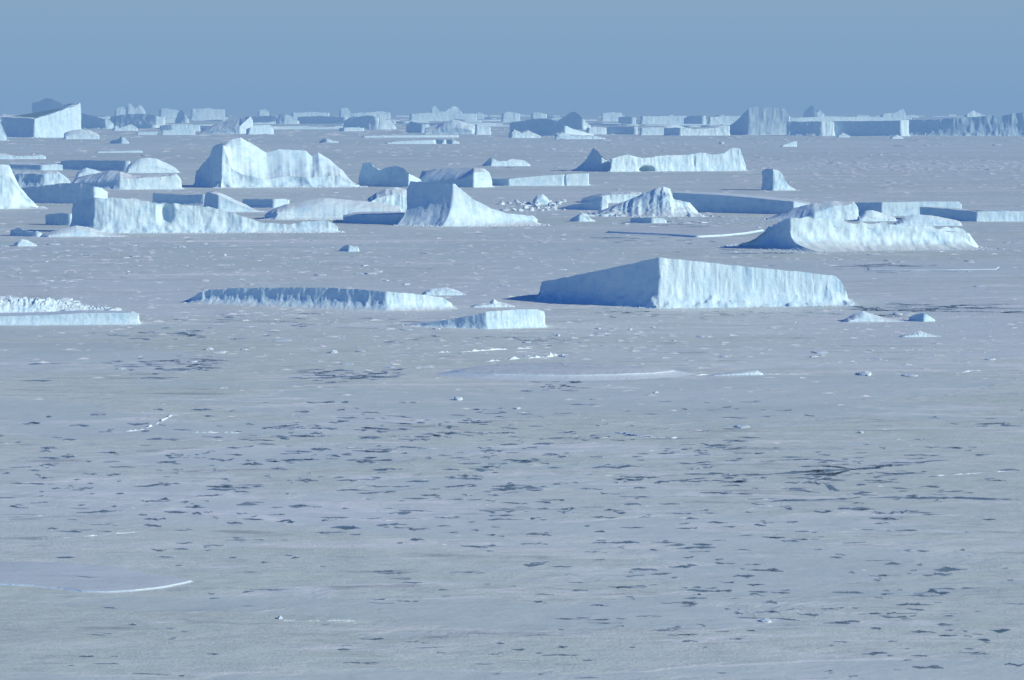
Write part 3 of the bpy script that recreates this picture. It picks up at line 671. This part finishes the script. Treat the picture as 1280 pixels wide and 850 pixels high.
ridge('short white rubble line just right of the wide rubble smear', [(240, 541), (265, 541), (300, 541.5)], 1.6, 2.6, 9)
ridge('pale snow ridge at the right edge of the frame, beside the tangled dark leads', [(1165, 595), (1200, 593), (1240, 590), (1300, 588)], 1.8, 2.2, 10)
ridge('thin white snow line right of the low ice rise', [(860, 470), (900, 467), (960, 468), (1015, 467.5)], 1.0, 2.2, 11)
ridge('white rubble clump left of the tangled dark leads', [(765, 540), (800, 546), (840, 548), (872, 545)], 1.8, 2.6, 12)
ridge('white snow streak above the thin snow line, under the big wedge berg', [(1060, 452), (1085, 450), (1110, 450.5)], 1.6, 2.6, 13)
ridge('long white snow drift right of the short bright ridge', [(1055, 466), (1070, 467), (1086, 470)], 1.4, 3.5, 14)
ridge('white snow drift near the right edge, level with the low ice rise', [(1195, 467), (1215, 463.5), (1245, 464)], 1.6, 3, 15)
ridge('fine snow ridge left of the low ice rise', [(536, 441), (575, 440), (620, 437.5), (672, 435)], 1.0, 2.4, 16)
ridge('white ridge along the near front of the flat slab at the left', [(300, 401), (330, 400), (350, 399)], 1.2, 2.4, 17)

# ------------------------------------------------------------------ loose ice
def chunk_mesh(seed):
    rr = random.Random(seed); bm = bmesh.new()
    ax = (rr.uniform(0.8, 1.1), rr.uniform(0.7, 1.0), rr.uniform(0.75, 1.0))
    for _ in range(22):
        v = np.array([rr.uniform(-1, 1) for _ in range(3)]); v = np.sign(v) * np.abs(v) ** 0.4
        bm.verts.new((v[0] * ax[0], v[1] * ax[1], max(-0.1, v[2] * ax[2] * (1 - 0.35 * abs(v[0])))))
    bmesh.ops.convex_hull(bm, input=bm.verts[:])
    for v in [v for v in bm.verts if not v.link_faces]: bm.verts.remove(v)
    bmesh.ops.subdivide_edges(bm, edges=bm.edges[:], cuts=1, use_grid_fill=True, smooth=0.4)
    for v in bm.verts:
        v.co += v.co * 0.10 * rr.uniform(-1, 1)
    me = bpy.data.meshes.new('ice_chunk'); bm.to_mesh(me); bm.free(); me.materials.append(M_CHUNK); return me
CHUNKS = [chunk_mesh(s) for s in range(10)]
rc = random.Random(11)
def chunk(px, row, wpx, hpx, label, group, name='ice_chunk', cat='ice chunk', z=0.0):
    p = gp(px, row); mpp = p[1] / F
    o = bpy.data.objects.new(name, rc.choice(CHUNKS)); COL.objects.link(o)
    o.location = (p[0], p[1], z); o.rotation_euler = (0, 0, rc.uniform(-0.6, 0.6))
    o.scale = (wpx * mpp * 0.55, wpx * mpp * 0.55 * rc.uniform(0.7, 1.4), hpx * mpp)
    return tag(o, label, cat, group)
# blocks behind the left slab, half buried in a low bank
berg('low snow bank buried under broken blocks, behind the flat slab at the left edge', -40, -38, 150, 393, [(-40, 377), (10, 373), (60, 374), (88, 380), (120, 385), (150, 390)], edge=0.35, dep=3.0, cap_p=0.7, apron=0.5, rough=1.8, crown=0.25, backedge=0.3, name='snow_bank', cat='snow bank')
for i in range(64):
    if i < 40:
        px = rc.uniform(-25, 92); row = rc.choice([377, 381, 386, 390]) + rc.uniform(-2, 2) + max(px, 0) * 0.02
        ww = rc.uniform(9, 24); hgt = rc.uniform(3.0, 8); row = min(row, 391)
    else:
        px = rc.uniform(78, 146); row = 386 + (px - 78) * 0.07 + rc.uniform(-3, 2); ww = rc.uniform(7, 17); hgt = rc.uniform(2.5, 6)
    chunk(px, row, ww, hgt, 'angular white ice block in the heap piled behind the low slab at the left edge', 'broken blocks heaped behind the left slab', 'ice_block', 'ice block')
# rubble strip right of the peaked berg
for i in range(40):
    px = rc.uniform(622, 706); chunk(px, rc.uniform(252, 264), rc.uniform(3, 9), rc.uniform(1.5, 5.5), 'grey-white block in the strip of ice rubble right of the sharply peaked berg', 'blocks of the ice rubble strip', 'ice_block', 'ice block')
# single ones that can be picked out
for (px, row, w, h, lab) in [
    (281, 319.5, 4, 3, 'lone white ice chunk on the plain below the dark hollow of the long left-centre iceberg'),
    (902, 179.6, 4.5, 3.4, 'lone round white ice chunk on the plain left of the flat-topped peak'),
    (988, 180, 4, 2, 'white chunk beside the straight-edged white wedge'),
    (697, 420, 5, 3, 'white ice chunk just below the tilted white slab'),
    (1082, 469, 11, 6, 'bright white ice block lying right of the long snow drift'),
    (788, 412.5, 5, 2.4, 'white chunk in front of the corner of the big wedge berg'),
    (573, 500, 8, 5, 'white ice chunk left of centre, below the low ice rise'),
    (417, 441, 9, 5, 'pointed white ice chunk on the pack left of centre'),
    (262, 437, 9, 3.5, 'flat white chunk on the pack at the left'),
    (647, 511, 6, 2.6, 'small white chunk right below the low ice rise'),
    (820, 491, 5, 2.4, 'small white chunk below the right end of the low ice rise'),
    (1076, 541, 6, 3, 'small bluish chunk on smooth snow at the right'),
    (928, 534, 14, 3, 'flat white shard above the tangled dark leads'),
    (350, 773, 5, 4, 'dark-sided chunk on the rubble line in the middle foreground'),
    (957, 777, 12, 3.5, 'grey ice shard by a dark puddle at the lower right'),
    (1122, 393.5, 8, 3.5, 'white chunk between the snow swelling and the blue-sided boulder')]:
    chunk(px, row, w, h, lab, None)
# scattered chunks, individuals
DENS = [(300, 172, 330, 8, 22), (1000, 177, 280, 6, 16), (300, 255, 500, 60, 26), (640, 330, 640, 30, 62), (160, 325, 180, 22, 30), (640, 185, 640, 12, 40), (1100, 290, 180, 40, 22), (880, 275, 120, 10, 30),
        (700, 430, 560, 40, 34), (600, 372, 500, 20, 16)]
for (cx, cy, sx, sy, n) in DENS:
    for _ in range(n):
        px = cx + rc.uniform(-1, 1) * sx; row = cy + rc.uniform(-1, 1) * sy
        w = rc.uniform(1.6, 6.0) * (0.6 + (row - 138) / 420); 
        chunk(px, row, w * rc.uniform(1.0, 2.6), w * rc.uniform(0.12, 0.36), 'small white ice chunk scattered loose on the flat pack ice', 'loose ice chunks on the pack')
# fine brash: nobody could count it
def brash(label, spec, seed, flat=1.0, longer=1.1, deep=0.0, mat=None):
    rr = np.random.RandomState(seed); V = []; Fc = []
    for (cx, cy, sx, sy, n, w0, w1) in spec:
        for _ in range(n):
            px = cx + rr.normal() * sx; row = max(150, cy + rr.normal() * sy)
            p = gp(px, row); mpp = p[1] / F
            w = rr.uniform(w0, w1) * mpp; h = w * rr.uniform(0.08, 0.32) * flat
            k = len(V); ang = rr.uniform(0, 6.28)
            for q_ in range(5):
                a = ang + q_ * 1.2566 + rr.uniform(-.3, .3)
                V.append((p[0] + math.cos(a) * w * longer, p[1] + math.sin(a) * w * max(0.6, deep * p[1] / H) * rr.uniform(0.6, 2.0), 0.0))
            V.append((p[0] + rr.uniform(-.3, .3) * w, p[1] + rr.uniform(-.3, .3) * w, h))
            for q_ in range(5): Fc.append((k + q_, k + (q_ + 1) % 5, k + 5))
    o = link('brash_ice', V, Fc, mat or M_CHUNK, None, 0)
    return tag(o, label, 'brash ice', None, 'stuff')
brash('fine broken ice strewn over the pack between and around the icebergs', [
    (640, 310, 420, 26, 900, 0.6, 2.6), (150, 330, 150, 18, 260, 0.8, 3), (640, 186, 480, 12, 700, 0.6, 2.6), (930, 277, 60, 4, 220, 0.8, 2.4),
    (400, 240, 300, 14, 220, 0.6, 2.4), (640, 420, 460, 24, 700, 0.7, 2.8), (1180, 208, 90, 4, 240, 0.8, 3), (1150, 400, 90, 14, 220, 0.8, 3),
    (360, 393, 120, 3, 300, 0.8, 2.4), (660, 258, 30, 5, 260, 0.8, 2.6), (940, 387, 90, 1.6, 220, 0.8, 2.4), (60, 382, 60, 6, 160, 0.8, 3.4), (975, 315, 30, 1.3, 130, 0.8, 2.4),
    (260, 296, 110, 1.6, 160, 0.6, 2), (430, 552, 40, 6, 260, 0.4, 1.2), (860, 590, 220, 40, 500, 0.4, 1.3), (330, 590, 240, 50, 500, 0.4, 1.3), (800, 690, 300, 50, 300, 0.5, 1.6)], 5)

brash('low drawn-out snow drifts scattered thickly over the pack ice', [
    (640, 315, 430, 34, 900, 1.2, 4.0), (640, 190, 480, 16, 700, 1.0, 3.4), (350, 248, 330, 12, 200, 1.0, 3.0), (1050, 225, 200, 14, 300, 1.2, 4.0), (700, 425, 460, 34, 700, 1.4, 5.0),
    (1150, 208, 110, 5, 260, 1.2, 4.0), (80, 330, 110, 24, 160, 1.4, 4.0), (800, 560, 440, 60, 260, 1.0, 3.6), (600, 165, 520, 7, 500, 1.2, 5.0)], 15, 1.2, 2.2, 0.13, M_DRIFT)

# ------------------------------------------------------------------ open water between the floes
FLECKS = []
def leads(spec_random, spec_fixed, seed):
    rr = np.random.RandomState(seed); V = []; Fc = []; SV = []; SF = []
    def strip(path, t, rim=True):
        """tapered ragged strip of water along a path of (px, row) points, t rows thick"""
        pts = np.array(path, float); seg = np.abs(np.diff(pts[:, 0])) + 2 * np.abs(np.diff(pts[:, 1])); cum = np.concatenate([[0], np.cumsum(seg)])
        m = int(np.clip(cum[-1] / 2.2, 7, 70)); u = np.linspace(0, cum[-1], m); x = np.interp(u, cum, pts[:, 0]); y = np.interp(u, cum, pts[:, 1])
        c = u / cum[-1] * 2 - 1; pk = rr.uniform(-0.5, 0.5); cc = np.where(c < pk, (c - pk) / (1 + pk), (c - pk) / (1 - pk))
        prof_ = 1 - np.abs(cc) ** rr.uniform(1.2, 2.4)
        lump = np.clip(0.75 + 0.55 * np.interp(u, np.linspace(0, cum[-1], max(4, m // 3)), rr.normal(size=max(4, m // 3))), 0.12, 2.0)
        up = t * 0.5 * prof_ * np.clip(lump + rr.normal(size=m) * 0.22, 0.05, 2.4); dn = t * 0.5 * prof_ * np.clip(lump + rr.normal(size=m) * 0.22, 0.05, 2.4)
        y = y + t * 0.25 * np.interp(u, np.linspace(0, cum[-1], 5), rr.normal(size=5))
        k = len(V); ks = len(SV)
        for i in range(m):
            for (yy, e) in ((y[i] - up[i], -1), (y[i] + dn[i], 1)):
                p = gp(x[i], yy); V.append((p[0], p[1], 0.012))
                p = gp(x[i], yy + e * (0.35 + 0.12 * t) * rr.uniform(0.3, 1.3)); SV.append((p[0], p[1], 0.006))
        for i in range(m - 1):
            a_ = k + 2 * i; Fc.append((a_ + 1, a_ + 3, a_ + 2, a_)); a_ = ks + 2 * i; SF.append((a_ + 1, a_ + 3, a_ + 2, a_))
        FLECKS.append((pts[0, 0], pts[0, 1], pts[-1, 0], pts[-1, 1], t))
    def patch(px, row, w, t, slope):
        t = min(t * 0.72, w / 7.5)
        strip([(px - w / 2, row + slope * w / 2), (px, row + t * rr.normal() * 0.12), (px + w / 2, row - slope * w / 2)], t)
    for f in spec_fixed: (strip(*f) if isinstance(f[0], list) else patch(*f))
    for (cx, cy, sx, sy, n, w0, w1, t0, t1) in spec_random:
        for _ in range(n):
            px = cx + rr.uniform(-1, 1) * sx * (0.6 + 0.4 * rr.rand()); row = cy + np.clip(rr.normal(), -2, 2) * sy
            w = w0 + (w1 - w0) * rr.rand() ** 1.8; t = t0 + (t1 - t0) * rr.rand() ** 1.5
            sl = rr.normal() * 0.03
            m = rr.choice([1, 1, 1, 2, 3])
            for j in range(m):
                patch(px + j * w * rr.uniform(0.2, 0.6), row + rr.uniform(-1, 1) * t * 1.2 * (j > 0), w * (0.5 if j else 1), t * (0.7 if j else 1), sl)
    return (V, Fc), (SV, SF)
LEADS = leads([
    (160, 588, 190, 38, 115, 6, 34, 1.0, 2.8), (480, 575, 230, 36, 150, 6, 36, 1.0, 3.0), (800, 590, 260, 42, 150, 6, 38, 1.0, 3.0), (1120, 590, 170, 34, 46, 6, 30, 0.8, 2.4),
    (640, 655, 640, 30, 120, 6, 34, 0.9, 3.0), (950, 725, 330, 42, 95, 7, 36, 1.0, 3.4), (1150, 795, 140, 30, 36, 8, 34, 1.2, 4.0), (350, 740, 360, 45, 34, 8, 36, 0.8, 2.2), (300, 800, 320, 30, 18, 8, 38, 1.0, 2.4), (750, 800, 300, 26, 22, 8, 34, 1.0, 2.6),
    (430, 530, 260, 10, 40, 6, 30, 0.8, 2.0), (205, 456, 80, 6, 46, 6, 40, 0.5, 1.4), (435, 470, 75, 5, 40, 8, 40, 0.6, 1.8), (690, 483, 45, 4, 22, 6, 26, 0.6, 1.8),
    (1060, 590, 80, 8, 34, 8, 34, 0.8, 2.4), (240, 416, 140, 4, 22, 5, 24, 0.5, 1.4), (640, 424, 180, 4, 30, 4, 16, 0.5, 1.1), (900, 393, 190, 3, 40, 5, 24, 0.4, 1.1),
    (1160, 386, 120, 4, 44, 8, 50, 0.3, 1.0), (1130, 336, 90, 2.5, 14, 10, 60, 0.3, 0.8), (850, 283, 60, 1.5, 8, 8, 20, 0.4, 0.8), (620, 305, 500, 20, 30, 6, 22, 0.3, 0.7),
    (900, 560, 60, 4, 14, 8, 24, 0.8, 2.0), (1240, 530, 50, 4, 6, 8, 40, 0.8, 1.6), (400, 400, 200, 4, 22, 6, 30, 0.4, 1.0), (700, 515, 300, 8, 20, 6, 26, 0.7, 1.6)],
    [([(932, 595), (985, 591.5), (1030, 588.5), (1065, 586.5), (1100, 583), (1152, 578.6)], 2.4), ([(1028, 582.5), (1050, 583.5), (1070, 587)], 1.6), ([(1094, 590.6), (1120, 592), (1156, 591.6)], 2.2),
     ([(1012, 592), (1035, 592.5), (1062, 589)], 1.8), ([(1066, 587), (1050, 590.5), (1040, 594), (1030, 598.5), (1018, 600.5)], 1.8), ([(1018, 602), (1026, 606.5)], 2.6), ([(1032, 607), (1041, 611), (1050, 613.5)], 5.5),
     ([(978, 610.5), (1000, 613), (1026, 616)], 1.4), ([(980, 603.5), (1000, 603)], 1.6), ([(1064, 616), (1080, 615), (1092, 615.5)], 2.6), ([(960, 627), (1000, 625.5), (1060, 623.5), (1076, 621)], 1.6), ([(1086, 623), (1120, 621.8), (1150, 622.8), (1200, 622), (1275, 624.5)], 2.2),
     ([(1047, 636.5), (1068, 635.5), (1088, 636)], 2.8), ([(1092, 639.5), (1102, 641)], 2), ([(1112, 641), (1124, 640)], 2), ([(1124, 640.4), (1134, 640)], 2), ([(950, 577), (1010, 574), (1060, 577)], 1.0), ([(1100, 579), (1140, 578.4), (1185, 575)], 1.0),
     ([(1060, 382.6), (1092, 385.5), (1110, 387)], 1.8), ([(985, 383), (1020, 382.6), (1060, 381.5)], 1.3), ([(1080, 339), (1160, 336), (1250, 336.5)], 1.2), ([(1040, 333.5), (1110, 332), (1170, 333)], 0.9), ([(1100, 388), (1190, 385), (1290, 386)], 1.2),
     ([(172, 416), (190, 415.5), (194, 416)], 2.6), ([(208, 417), (228, 417), (240, 419)], 1.8), ([(735, 297), (770, 297.5), (800, 298)], 1.1), (850, 280.5, 34, 0.8, 0), ([(900, 317), (960, 316), (1020, 316.4)], 0.9), (120, 640, 50, 3, 0.05), (432, 660, 38, 5, 0.02), (316, 580, 26, 3.4, 0), (475, 564, 30, 3.4, 0.0),
     (1188, 712, 44, 5, 0.01), (1172, 718, 38, 5, 0.03), (1060, 740, 40, 3, 0.02), (850, 708, 28, 5, 0), (805, 712, 34, 3, 0), (930, 720, 28, 3.4, 0), (870, 685, 50, 3, 0.02), (1165, 741, 46, 5, 0.05), (770, 678, 60, 4, 0.03), (667, 706, 26, 3, 0),
     (960, 765, 30, 4, 0), (1010, 768, 28, 4, 0), (1268, 830, 26, 6, 0), (1160, 834, 40, 5, 0), (430, 472, 90, 2.4, 0.02), (470, 470, 60, 2.0, -0.04), (1250, 788, 26, 5, 0), (1135, 755, 30, 4, 0.04), (770, 583, 60, 4, 0.03), (640, 607, 50, 3, 0), (55, 455, 40, 2, 0), (45, 476, 40, 1.6, 0), (200, 472, 50, 2, 0)], 21)
tag(link('open_water', *LEADS[0], M_WATER, None, 0), kind='structure')
tag(link('grey_ice', *LEADS[1], M_SLUSH, None, 0), kind='structure')
# crumbs of ice thrown up along the leads, and the broken collar at the foot of each large iceberg
def crumbs():
    rr = np.random.RandomState(9); V = []; Fc = []
    def lump(x, y, w, h, sx=1.0):
        k = len(V); a0 = rr.uniform(0, 6.28)
        for q_ in range(5):
            a = a0 + q_ * 1.2566 + rr.uniform(-.3, .3); V.append((x + math.cos(a) * w * sx, y + math.sin(a) * w * rr.uniform(0.8, 1.6), 0.0))
        V.append((x + rr.uniform(-.4, .4) * w, y + rr.uniform(-.4, .4) * w, h))
        for q_ in range(5): Fc.append((k + q_, k + (q_ + 1) % 5, k + 5))
    for (x0, y0, x1, y1, t) in FLECKS:
        if rr.rand() < 0.45: continue
        for _ in range(rr.randint(2, 9)):
            u = rr.uniform(-0.15, 1.15); p = gp(x0 + (x1 - x0) * u, y0 + (y1 - y0) * u + rr.normal() * (0.6 + t * 0.5)); mpp = p[1] / F
            w = rr.uniform(0.3, 0.8) * mpp; lump(p[0], p[1], w, w * rr.uniform(0.2, 0.6), rr.uniform(1, 2.2))
    for (P, A) in FEET:
        n = len(P)
        for i in range(n):
            for _ in range(2):
                if rr.rand() < 0.35: continue
                j = (i + rr.rand()); a, b = P[i], P[(i + 1) % n]; q_ = a + (b - a) * (j % 1)
                c = P.mean(0) - q_; c /= np.linalg.norm(c) + 1e-6; mpp = q_[1] / F
                off = rr.normal() * 0.035 * A - 0.01 * A; w = min(rr.uniform(0.012, 0.05) * A, rr.uniform(0.8, 2.2) * mpp)
                lump(q_[0] + c[0] * off, q_[1] + c[1] * off, w, w * rr.uniform(0.3, 0.9), 1.2)
    return tag(link('ice_crumbs', V, Fc, M_CHUNK, None, 0), 'fine ice crumbs along the dark leads and at the feet of the icebergs', 'ice crumbs', None, 'stuff')
crumbs()

# ------------------------------------------------------------------ the frozen sea
def sheet():
    xs = np.sinh(np.linspace(-7.6, 7.6, 41)) * 300; ys = np.concatenate([[-3000], np.sinh(np.linspace(0, 7.6, 40)) * 300 - 400])
    X, Y = np.meshgrid(xs, ys); n, m = X.shape
    V = np.stack([X.ravel(), Y.ravel(), 0 * X.ravel()], 1); fc = []
    for i in range(n - 1):
        for j in range(m - 1):
            a = i * m + j; fc.append([a, a + 1, a + m + 1, a + m])
    return tag(link('sea_ice', V, fc, M_SEA, None, 0), kind='structure')
sheet()

# ------------------------------------------------------------------ light
SUN_EL = R(23); SUN_AZ_FROM_BACK = R(66)
sdir = (math.sin(SUN_AZ_FROM_BACK) * math.cos(SUN_EL), -math.cos(SUN_AZ_FROM_BACK) * math.cos(SUN_EL), math.sin(SUN_EL))
from mathutils import Vector
sd = bpy.data.lights.new('sun', 'SUN'); sd.energy = 5.0; sd.angle = R(0.5); sd.color = (1.0, 0.94, 0.76)
so = bpy.data.objects.new('sun', sd); COL.objects.link(so)
so.rotation_euler = Vector(sdir).to_track_quat('Z', 'Y').to_euler(); so.location = (0, 0, 500)

w = bpy.data.worlds.new('World'); scene.world = w; w.use_nodes = True
nt = w.node_tree; nt.nodes.clear()
sky = nt.nodes.new('ShaderNodeTexSky'); sky.sky_type = 'NISHITA'; sky.sun_disc = False
sky.sun_elevation = SUN_EL; sky.sun_rotation = math.atan2(sdir[0], sdir[1]); sky.air_density = 1.0; sky.dust_density = 0.3; sky.ozone_density = 2.0
tint = nt.nodes.new('ShaderNodeMix'); tint.data_type = 'RGBA'; tint.blend_type = 'MULTIPLY'; tint.inputs[0].default_value = 1
nt.links.new(sky.outputs[0], tint.inputs[6])
# the low band of polar haze is bluer and dimmer than clear air
tc = nt.nodes.new('ShaderNodeTexCoord'); sp_ = nt.nodes.new('ShaderNodeSeparateXYZ'); nt.links.new(tc.outputs['Generated'], sp_.inputs[0])
STR = 0.07
tint.inputs[7].default_value = (0.17, 0.82, 1.95, 1)
rampn = nt.nodes.new('ShaderNodeValToRGB'); nt.links.new(sp_.outputs[2], rampn.inputs[0])
cr = rampn.color_ramp
cr.elements[0].position = 0.0; cr.elements[0].color = (0.200, 0.352, 0.560, 1)
cr.elements[1].position = 0.05; cr.elements[1].color = (0.242, 0.382, 0.550, 1)
sc_ = nt.nodes.new('ShaderNodeVectorMath'); sc_.operation = 'SCALE'; sc_.inputs['Scale'].default_value = 1 / STR
nt.links.new(rampn.outputs[0], sc_.inputs[0])
mr = nt.nodes.new('ShaderNodeMapRange'); mr.interpolation_type = 'SMOOTHSTEP'; nt.links.new(sp_.outputs[2], mr.inputs[0])
mr.inputs[1].default_value = 0.045; mr.inputs[2].default_value = 0.16
band = nt.nodes.new('ShaderNodeMix'); band.data_type = 'RGBA'
nt.links.new(mr.outputs[0], band.inputs[0]); nt.links.new(sc_.outputs[0], band.inputs[6]); nt.links.new(tint.outputs[2], band.inputs[7])
bg = nt.nodes.new('ShaderNodeBackground'); bg.inputs[1].default_value = STR
nt.links.new(band.outputs[2], bg.inputs[0])
wo = nt.nodes.new('ShaderNodeOutputWorld'); nt.links.new(bg.outputs[0], wo.inputs[0])

# ------------------------------------------------------------------ camera (level, shifted down to the photo's framing)
cd = bpy.data.cameras.new('camera'); cam = bpy.data.objects.new('camera', cd); COL.objects.link(cam)
cam.location = (0, 0, H); cam.rotation_euler = (R(90), 0, 0)
cd.sensor_fit = 'HORIZONTAL'; cd.sensor_width = 36; cd.lens = 36 * F / 1280
cd.shift_y = -(425 - YH) / 1280
cd.clip_start = 1; cd.clip_end = 600000
scene.camera = cam
scene.view_settings.view_transform = 'Standard'; scene.view_settings.look = 'None'
scene.view_settings.exposure = 0; scene.view_settings.gamma = 1
scene.render.resolution_x = 1024; scene.render.resolution_y = 680
